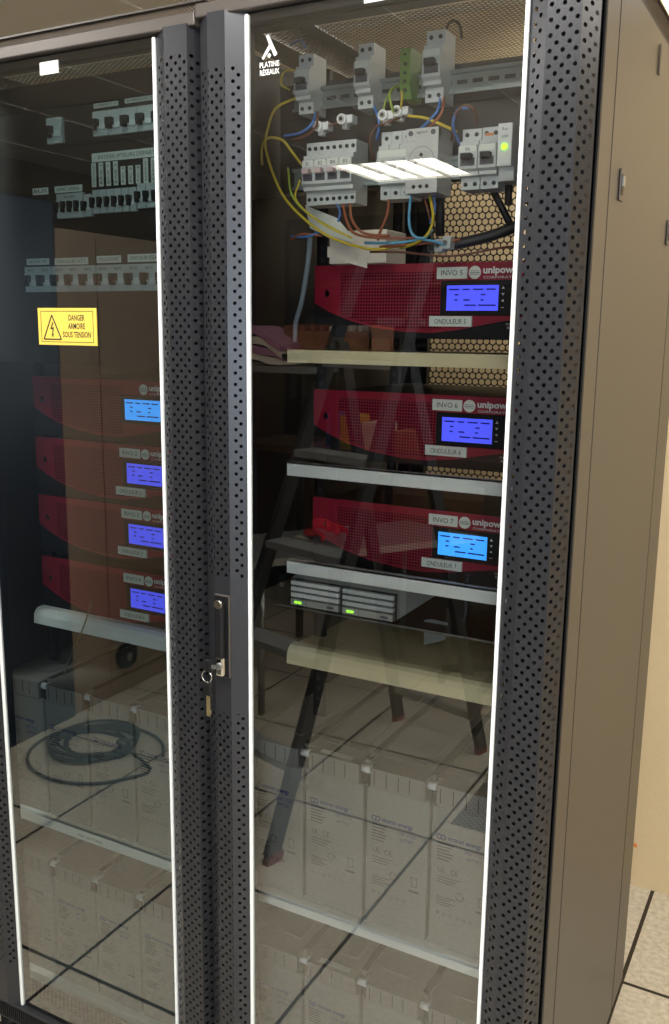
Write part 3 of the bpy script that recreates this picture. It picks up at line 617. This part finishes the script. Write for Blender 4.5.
# ------------------------------------------------------------ small server
sx0, sx1, sz0 = -.5585, -.3390, .984
t = thing('storage_server', 'small silver server with stacked drive slots and green lamps', 'server', (sx0, .2, sz0)); W = sx1-sx0
MB().prism([(.004, 0), (.30, 0), (.30, .062), (.10, .062), (.004, .050)], 'x', .002, W-.002, 'grey').build('case', t)
m = MB()
for c in range(2):
    x0 = .004+c*(W/2); x1 = x0+W/2-.008
    for r in range(3): m.box(x0, x1, -.004, .006, .0155+r*.0115, .0235+r*.0115, 'white' if c == 0 else 'grey', .001)
m.box(0, W, .003, .005, 0, .050, 'ink'); m.build('drive_slot', t)
for c in range(2):
    x0 = .004+c*(W/2)
    MB().box(x0, x0+W/2-.008, -.005, .004, .0, .0125, 'grey2', .001).box(x0+.034, x0+.0346, -.0055, -.005, 0, .0125, 'ink').box(x0+.078, x0+.092, -.0055, -.005, .004, .008, 'inkg').build('latch_bar', t)
    MB().box(x0+.010, x0+.0155, -.0062, -.005, .0045, .0075, 'led').box(x0+.018, x0+.0235, -.0062, -.005, .0045, .0075, 'led').build('lamp', t, label='pair of green lamps')
MB().box(-.026, -.008, -.002, .004, -.01, .055, 'black').cyl((-.017, -.003, .035), (-.017, 0, .035), .005, 'steel', 10).build('ear', t)
for (x0, x1, y0, y1, z, lb) in ((-.592, -.010, .196, .60, .976, 'thin dark tray on which the silver server lies'),):
    tag(MB().box(x0, x1, y0, y1, z, z+.0035, 'black').box(x0, x1, y0-.001, y0, z+.001, z+.0045, 'steel').build('tray'), lb, 'tray')
p = at(455, 650, Y=.26)
tag(MB().quad([at(432, 619, Y=.24), at(448, 623, Y=.24), at(445, 640, Y=.24), at(424, 645, Y=.24), at(424, 620, Y=.24)], 'zinc').build('metal_bracket'), 'pale metal bracket below the tray at right', 'bracket')
wire([(468, 575, .22), (466, 590, .22), (466, 610, .22), (463, 622, .22)], 'wk', 'black cable with spiral wrap hanging left of the tray edge', .005)

# ------------------------------------------------------------ left cabinet switch panel
YL = .10
pl = MB().box(-1.26, -.61, YL+.006, YL+.010, 1.42, 1.93, 'plate'); tag(pl.build('switch_panel'), 'dark cover plate of the left cabinet with rows of breakers through it', 'panel')
def mod(u0, v0, u1, v1): a, b = at(u0, v1, Y=YL), at(u1, v0, Y=YL); return a.x, b.x, a.z, b.z
def lmod(x0, x1, z0, z1, label, levers, group=None, txt=None):
    t = thing('circuit_breaker', label, 'circuit breaker', (x0, YL, z0), group); w, h = x1-x0, z1-z0
    MB().box(0, w-.001, 0, .0075, 0, h, 'grey', .0008).box(0, w-.001, -.003, 0, h*.28, h*.72, 'grey', .0008).build('body', t)
    pw = w/levers
    for i in range(levers):
        MB().box(pw*(i+.10), pw*(i+.52), -.012, -.002, h*.38, h*.66, 'ink', .001).box(pw*(i+.16), pw*(i+.40), -.013, -.003, h*.22, h*.40, 'ink', .001).build('lever', t)
        MB().box(pw*(i+.55), pw*(i+.9), -.0045, -.002, h*.25, h*.48, 'white', .001).build('button', t)
    if txt: MB().text(txt, (w/2, -.0008, h*.80), h*.15, 'ink', align='CENTER').build('marking', t)
    return t
def lbl(u0, v0, u1, v1, txt, label, vert=False, fs=.7):
    x0, x1, z0, z1 = mod(u0, v0, u1, v1); h = z1-z0; w = x1-x0
    m = MB().box(x0, x1, YL+.0045, YL+.0058, z0, z1, 'label')
    if vert: m.text(txt, ((x0+x1)/2+w*.25, YL+.0043, z0+h*.08), w*.75, 'ink', X=(0, 0, 1), U=(-1, 0, 0), wid=h*.84)
    else: m.text(txt, ((x0+x1)/2, YL+.0043, z0+h*.28), h*fs, 'ink', align='CENTER', wid=w*.84)
    return tag(m.build('name_plate'), label, 'label', 'white name plates on the left cabinet panel')
x0, x1, z0, z1 = mod(47, 118, 62, 143); lmod(x0, x1, 1.822, 1.867, 'lone grey breaker at upper left of the left cabinet panel', 1)
X0, X1 = -.914, -.7765
for i in range(4): lmod(X0+i*.0345, X0+i*.0345+.0345, 1.826, 1.868, ('first', 'second', 'third', 'fourth')[i]+' breaker from left in the top right group of the panel', 1, 'top right breakers of the left panel')
lmod(-.776, -.70, 1.826, 1.868, 'breaker of the top row partly hidden by the door stile', 2)
lbl(92, 100, 116, 108, 'DIRECT 1', 'plate reading DIRECT 1 above the top breakers')
lbl(123, 94, 153, 103, 'DIRECT 2', 'plate reading DIRECT 2 above the top breakers')
x0, x1, z0, z1 = mod(90, 154, 157, 161)
m = MB().box(-.923, -.745, YL+.0045, YL+.0058, 1.7835, 1.7985, 'label').text('INTERRUPTEURS DEPARTS', (-.84, YL+.0043, 1.7875), .010, 'ink', align='CENTER', wid=.135)
tag(m.build('name_plate'), 'long plate reading INTERRUPTEURS DEPARTS', 'label', 'white name plates on the left cabinet panel')
words = ['CLIM SALLE', 'BAIE 1', 'BAIE 2', 'BAIE 3', 'PC 1', 'PC 2', 'PC 3', 'RESERVE', 'RADIO']
for i in range(9):
    x = -.925+i*.0172; zt_ = 1.782 if i < 4 or i > 6 else 1.772
    m = MB().box(x, x+.0105, YL+.0045, YL+.0058, 1.741, zt_, 'label').text(words[i], (x+.0080, YL+.0043, 1.744), .007, 'ink', X=(0, 0, 1), U=(-1, 0, 0), wid=(zt_-1.741)*.8)
    tag(m.build('name_plate'), ORD[i]+' upright plate from left under the INTERRUPTEURS DEPARTS plate', 'label', 'upright name plates under the long plate')
lbl(31, 187, 46, 195, 'BUS', 'small plate at left of the middle row, smallest of the panel')
lbl(53, 184, 80, 193, 'DEPART GENERAL', 'plate above the four pole main switch')
lmod(-1.010, -.943, 1.689, 1.733, 'four pole main switch in the middle row of the left panel', 4, txt='NLS 400A')
lmod(-.9425, -.923, 1.690, 1.729, 'narrow module right of the four pole main switch', 1)
for i in range(6): lmod(-.921+i*.0172, -.921+(i+1)*.0172, 1.694, 1.735, ORD[i]+' black lever switch from left in the middle row under the upright plates', 1, 'six small switches of the middle row')
for i in range(4): lmod(-.816+i*.019, -.816+(i+1)*.019, 1.698, 1.740, ORD[i]+' from left of the taller switches at the right end of the middle row', 1, 'right end switches of the middle row')
# row three
for i in range(10):
    x = -1.1015+i*.0363
    lmod(x, x+.0363, 1.556, 1.603, ORD[i]+' breaker from left in the lowest row of the left panel', 1, 'lowest row of breakers on the left panel', 'RDY%d' % (i+1))
lbl(25, 258, 47, 265, 'ONDULEUR 1 NET', 'leftmost plate above the lowest breaker row')
lbl(53, 257, 86, 265, 'ONDULEURS 2 ET 3', 'second plate from left above the lowest breaker row')
lbl(95, 255, 119, 263, 'ONDULEUR 4 NET', 'third plate from left above the lowest breaker row')
lbl(126, 253, 160, 262, 'ONDULEURS RESEAU', 'rightmost plate above the lowest breaker row')
P = [at(u, v, Y=y) for u, v, y in ((92, 600, .105), (86, 620, .108), (76, 645, .112), (66, 668, .15), (62, 684, .2))]
tag(MB().tube(P, .0016, 'brass').build('wire'), 'thin tan wire hanging over the pale shelf of the left cabinet', 'wire')

# ------------------------------------------------------------ things in front of the cabinets (mirrored in the glass)
w_ = Vector((.96, .28, 0)); n_ = Vector((.28, -.96, 0))     # ladder width and depth directions in the room
Bf = Vector((-1.0566, -.9207, F))
t = thing('step_ladder', 'black step ladder with grey treads and red feet in front of the cabinets', 'ladder', Bf)
def bar(p, q, a, b, mat, wd, dd): # rectangular bar between p and q, cross axes wd, dd
    m = MB(); A = []; 
    for c in (p, q):
        for s1, s2 in ((-1, -1), (1, -1), (1, 1), (-1, 1)): A.append(m.bm.verts.new(c+wd*(a*s1)+dd*(b*s2)))
    i = m.mi(mat)
    for f in ((0, 3, 2, 1), (4, 5, 6, 7), (0, 1, 5, 4), (1, 2, 6, 5), (2, 3, 7, 6), (3, 0, 4, 7)): m.bm.faces.new([A[k] for k in f]).material_index = i
    return m
def rail(sidew, s, z): return w_*sidew + n_*s + Vector((0, 0, z-F))
HR = 1.86
for sw0, sw1 in ((0, -.06), (-.42, -.36)):
    bar(rail(sw0, 0, F+.03), rail(sw1, .40*HR, F+HR), .012, .027, 'black', w_, n_).build('front_rail', t)
    bar(rail(sw0, 0, F), rail(sw0, .012, F+.03), .013, .029, 'foot', w_, n_).build('rubber_foot', t, label='red rubber foot')
    bar(rail(sw0, 1.07, F+.02), rail(sw1, .64, F+1.55), .012, .024, 'black', w_, n_).build('rear_leg', t)
    bar(rail(sw0, 1.07, F), rail(sw0, 1.07, F+.02), .013, .026, 'foot', w_, n_).build('rubber_foot', t, label='red rubber foot')
for i in range(5):
    z = .18+i*.30-F+F; s = .40*(z-F); wz = .06*(z-F)/HR
    p, q = rail(-.012-wz, s, z), rail(-.408+wz, s, z)
    bar(p, q, .045, .012, 'alu', n_, Vector((0, 0, 1))).build('tread', t)
bar(rail(-.01, 1.03, .055), rail(-.41, 1.03, .055), .010, .014, 'alu', n_, Vector((0, 0, 1))).build('cross_brace', t)
bar(rail(-.05, .60, F+1.62), rail(-.37, .60, F+1.62), .12, .012, 'black', n_, Vector((0, 0, 1))).build('platform', t)
# cable coil
cc = Vector((-2.07, -1.25, F)); pts = []
for k in range(97):
    a = k/16*2*PI; r = .125+.016*math.sin(k*.9)+.020*(k//16 % 3); pts.append(cc+Vector((r*math.cos(a), r*.95*math.sin(a), .008+.0055*(k//16)+.003*math.sin(k))))
for k in range(14): a = k/14*2*PI; pts.append(cc+Vector((.05+.26*math.cos(a), .05+.24*math.sin(a), .008)))
tag(MB().tube(pts, .0065, 'wk', 6, 3).build('cable_coil'), 'coil of black cable lying on the floor before the left cabinet', 'cable')
# perforated floor tile
a0 = Vector((-.685, -.285-.505*2, F)); pt = MB().box(-.685, -.135, -1.78, -1.285, F, F+.0012, 'floor'); pt = MB()
pt.quad([(-.665, -1.78, F+.001), (-.16, -1.78, F+.001), (-.16, -1.40, F+.001), (-.665, -1.40, F+.001)], 'ptile', [(0, 0), (.46, 0), (.46, .38), (0, .38)]); tag(pt.build('air_grille'), 'perforated air tile set in the floor behind the photographer', 'floor grille')
# dark rack and tan cabinet standing opposite at the left
yT = -at(76, 718, X=-2.35).y
t = thing('tall_rack', 'dark blue rack facing the row, mirrored at the left of the left door', 'cabinet', (-2.34, -1.15, F))
MB().box(-.75, 0, yT+1.16, .75, 0, 2.05, 'navy', .004).build('body', t); MB().box(-.001, .006, yT+1.19, .70, .08, 2.0, 'navy').build('door', t)
for i in range(12):
    MB().cyl((.006, .35-.02*(i % 3), .25+i*.14), (.010, .35-.02*(i % 3), .25+i*.14), .006, 'chrome', 8).build('bolt', t)
t = thing('tan_cabinet', 'tall beige cabinet with a round black fan near its foot', 'cabinet', (-2.35, 0, F)); yT = -at(76, 718, X=-2.35).y; t.location.y = yT
yT = -at(76, 718, X=-2.35).y
hT = at(110, 235, X=-2.35).z-F
MB().box(-.7, 0, -.62, 0, 0, hT, 'tan', .003).build('body', t); 
for yy in (-.22,): MB().box(0, .002, yy-.002, yy+.002, .02, hT-.02, 'brown').build('seam', t)
q = at(124, 655, X=-2.35); MB().cyl((0, -q.y-yT, q.z-F), (.03, -q.y-yT, q.z-F), .055, 'black', 24).cyl((.03, -q.y-yT, q.z-F), (.034, -q.y-yT, q.z-F), .02, 'steel', 12).build('fan', t)
# work bench with clutter opposite
BY = -3.3
t = thing('work_bench', 'long brown work bench against dark boards opposite the cabinets', 'bench', (-1.9, BY, F))
zt = .93
MB().box(-.9, 1.3, -.5, 0, zt-.04, zt, 'brown').build('bench_top', t)
for x in (-.85, .2, 1.22): MB().box(x, x+.05, -.48, -.05, 0, zt-.04, 'dark').build('leg', t)
MB().box(-.8, 1.2, -.49, -.47, .2, zt-.05, 'brown').build('back_board', t)
zb_ = zt+F
t = thing('wall_shelf', 'dark open shelving unit standing behind the work bench', 'shelving', (-1.9, BY-.52, F))
for z in (1.15, 1.50, 1.85): MB().box(-.9, 1.7, -.3, 0, z, z+.02, 'dark').build('board', t)
for x in (-.9, -.05, .8, 1.66): MB().box(x, x+.04, -.3, 0, 0, 2.2, 'black').build('upright', t)
tag(MB().box(-3.0, .6, -4.18, -4.16, F, 2.2, 'dark').build('dark_curtain'), 'dark brown curtain hanging behind the shelving unit', 'curtain')
def clutter(name, label, cat, x, y, z, dx, dy, dz, mat, rot=0):
    T = Matrix.Translation((x, y, z)) @ Matrix.Rotation(rot, 4, 'Z'); return tag(MB().box(-dx/2, dx/2, -dy/2, dy/2, 0, dz, mat, min(dx, dy, dz)*.12, T).build(name), label, cat)
def mp(u, v, Y=2.6): return mir(u, v, Y=Y)
# side bench with red pliers at left of the aisle, cloths and papers on a higher ledge
Yb = 1.9
a = mir(250, 562, Y=1.75); b = mir(352, 522, Y=2.7)
t = thing('steel_table', 'narrow steel topped table with red gloves and tools on it', 'table', (a.x, -1.75, F)); ztab = a.z-F
m = MB(); z1 = a.z-F
tp = [(0, 0), (.62, -.95), (.2, -1.1), (-.5, -.1)]
m.prism(tp, 'z', z1-.03, z1, 'alu'); m.build('table_top', t)
for x, y in ((-.40, -.13), (.0, -.08), (.50, -.92), (.22, -1.02)): MB().cyl((x, y, 0), (x, y, z1-.03), .015, 'steel', 10).build('leg', t)
for i, (u, v, s) in enumerate(((322, 519, .10), (335, 523, .09), (312, 527, .08), (300, 533, .07))):
    p = mir(u, v+6, Y=2.25); g = MB()
    r = bmesh.ops.create_icosphere(g.bm, subdivisions=3, radius=s*.42); i_ = g.mi('redp' if i < 3 else 'paper')
    for vv in r['verts']: vv.co = Vector((vv.co.x*1.3, vv.co.y*.8, max(0, vv.co.z+s*.15)*.7)) + p - Vector((0, 0, .01))
    for f in g.bm.faces: f.material_index = i_; f.smooth = True
    g.tube([p+Vector((s*.3, 0, .01)), p+Vector((s*.9, .03, .0)), p+Vector((s*1.0, .05, -.02))], s*.12, 'redp' if i < 3 else 'paper')
    g.bm.normal_update(); o = g.build('work_glove'); tag(o, ('bulky red glove at the back of the steel table', 'red glove at the right edge of the steel table', 'crumpled red glove in the middle of the steel table', 'cream glove left of the red ones on the table')[i], 'glove')
def cloth(u0, v0, u1, v1, Y, mat, label):
    a, b = mir(u0, v1, Y=Y), mir(u1, v0, Y=Y); g = MB(); n = 9
    W, H = abs(b.x-a.x), abs(b.z-a.z)
    for k in range(4):
        prof = []
        for j in range(n+1): s = j/n; prof.append((a.x+W*s, a.z+H*(k+1)/4*(1-.5*s*s)+.006*math.sin(7*s+k*2)))
        g.prism(prof+[(p[0], p[1]-H*.2) for p in prof[::-1]], 'y', -Y-.22+.01*k, -Y+.01*k, mat if k % 2 else 'paper')
    return tag(g.build('folded_cloth'), label, 'cloth')
cloth(246, 326, 283, 362, 2.35, 'pink', 'pile of folded grey and pink cloths on the ledge')
p = mir(250, 365, Y=2.35)
t = thing('side_ledge', 'grey ledge carrying the folded cloths', 'ledge', (p.x-.3, -2.35, F))
MB().box(0, .62, -.35, .02, p.z-F-.03, p.z-F-.002, 'alu').build('board', t)
for x in (.02, .56): MB().box(x, x+.03, -.33, -.30, 0, p.z-F-.03, 'black').build('post', t)
p0, p1 = mir(284, 352, Y=2.5), mir(371, 326, Y=2.5)
t = thing('document_box', 'open reddish brown box full of papers', 'box', (p0.x, -2.5, p0.z)); W = p1.x-p0.x; H = p1.z-p0.z
MB().box(0, W, -.25, -.24, 0, H, 'card').box(0, W, -.01, 0, 0, H*.8, 'card').box(0, .01, -.25, 0, 0, H, 'card').box(W-.01, W, -.25, 0, 0, H, 'card').box(0, W, -.25, 0, 0, .01, 'card').build('carton', t)
m = MB()
for i in range(8): m.box(.03+i*W*.11, .05+i*W*.11, -.2, -.02, .01, H*(.95+.35*random.random()), 'paper' if i > 3 else 'wo')
m.build('papers', t)
zs = p0.z-.015; t = thing('upper_ledge', 'dark ledge under the document box', 'ledge', (p0.x-.1, -2.5, F))
MB().box(0, W+.12, -.3, .02, zs-F-.015, zs-F+.0145, 'dark').build('board', t)
for x in (0.02, W+.07): MB().box(x, x+.03, -.28, -.25, 0, zs-F-.015, 'black').build('post', t)
for i, (u, v, dx, dz, mat, lb) in enumerate(((336, 476, .09, .20, 'blue', 'blue binder upright on the bench'), (350, 476, .10, .19, 'ybin', 'yellow binder next to the blue one'), (375, 470, .14, .16, 'paper', 'white carton on the bench'), (405, 500, .16, .12, 'card', 'brown carton on the bench right of the binders'), (348, 432, .05, .035, 'ybin', 'yellow tape roll on the shelf board'), (325, 448, .20, .012, 'pink', 'pink folder lying flat'))):
    p = mir(u, v, Y=3.4); clutter('binder' if 'binder' in lb else 'carton' if 'carton' in lb else 'tape_roll' if 'tape' in lb else 'folder', lb, 'stationery', p.x, -3.45, zb_, dx, .2, dz, mat)
# low brown cupboards and white unit
p = mir(380, 690, Z=F)
t = thing('low_cupboard', 'low brown cupboard under the bench with a wide door', 'cupboard', (-1.65, -2.87, F)); MB().box(0, .62, -.4, 0, .08, .80, 'brown', .003).build('body', t); MB().box(.02, .60, 0, .006, .12, .76, 'brown').box(.2, .32, .006, .012, .55, .57, 'steel').build('door', t)
t = thing('white_cabinet', 'low white cabinet on casters next to the brown cupboard', 'cabinet', (-.98, -2.90, F)); MB().box(0, .5, -.38, 0, .07, .60, 'paper', .004).build('body', t)
for x in (.05, .45): MB().cyl((x-.012, -.05, .03), (x+.012, -.05, .03), .03, 'black', 14).box(x-.014, x+.014, -.065, -.035, .03, .07, 'black').build('caster', t)
# swivel chair
cp = mir(478, 672, Z=F); t = thing('swivel_chair', 'dark swivel chair with star base on casters', 'chair', (cp.x+.16, cp.y+.14, F))
for k in range(5):
    a = k*2*PI/5+.35; e = Vector((.27*math.cos(a), .27*math.sin(a), .065)); MB().tube([(0, 0, .10), e*.5+Vector((0, 0, .055)), e], .02, 'black').build('base_arm', t); MB().cyl(e+Vector((-.012, 0, -.04)), e+Vector((.012, 0, -.04)), .025, 'black', 12).build('caster', t)
MB().cyl((0, 0, .08), (0, 0, .40), .025, 'black').build('column', t); MB().box(-.23, .23, -.22, .22, .40, .47, 'dark', .025).build('seat', t); MB().box(-.20, .20, -.26, -.21, .55, .95, 'dark', .02).box(-.03, .03, -.26, -.22, .42, .6, 'black').build('backrest', t)

# ------------------------------------------------------------ light
for x, y, p in ((-1.75, -.72, 13), (-.45, -.72, 13), (.85, -.72, 12), (.95, -1.9, 16), (.95, -3.1, 12), (.95, .75, 2.5), (-.15, 1.05, 3)): area(x, y, CEIL-.04, .55, .55, p)  # area lights under the added ceiling panels, placed for brightness
wn = MB().box(.5, 2.0, WY0, WY0+.01, .75, 2.1, 'sky')  # unseen window added to throw level light onto the cabinet fronts
for x in (.46, 1.23, 1.98): wn.box(x, x+.04, WY0, WY0+.03, .71, 2.14, 'lampf')
for z in (.71, 2.10): wn.box(.46, 2.02, WY0, WY0+.03, z, z+.04, 'lampf')
struct('added_window_1', wn)
area(1.25, WY0+.06, 1.42, 1.5, 1.3, 50, rx=PI/2, col=(.80, .90, 1))  # bluish fill light of the added window
w = bpy.data.worlds.new('world'); bpy.context.scene.world = w; w.use_nodes = True
w.node_tree.nodes['Background'].inputs[0].default_value = (.9, .85, .8, 1); w.node_tree.nodes['Background'].inputs[1].default_value = .3
sc = bpy.context.scene
sc.view_settings.view_transform = 'Standard'; sc.view_settings.look = 'None'; sc.view_settings.exposure = .18
sc.cycles.max_bounces = 8; sc.cycles.transparent_max_bounces = 16; sc.cycles.use_denoising = True
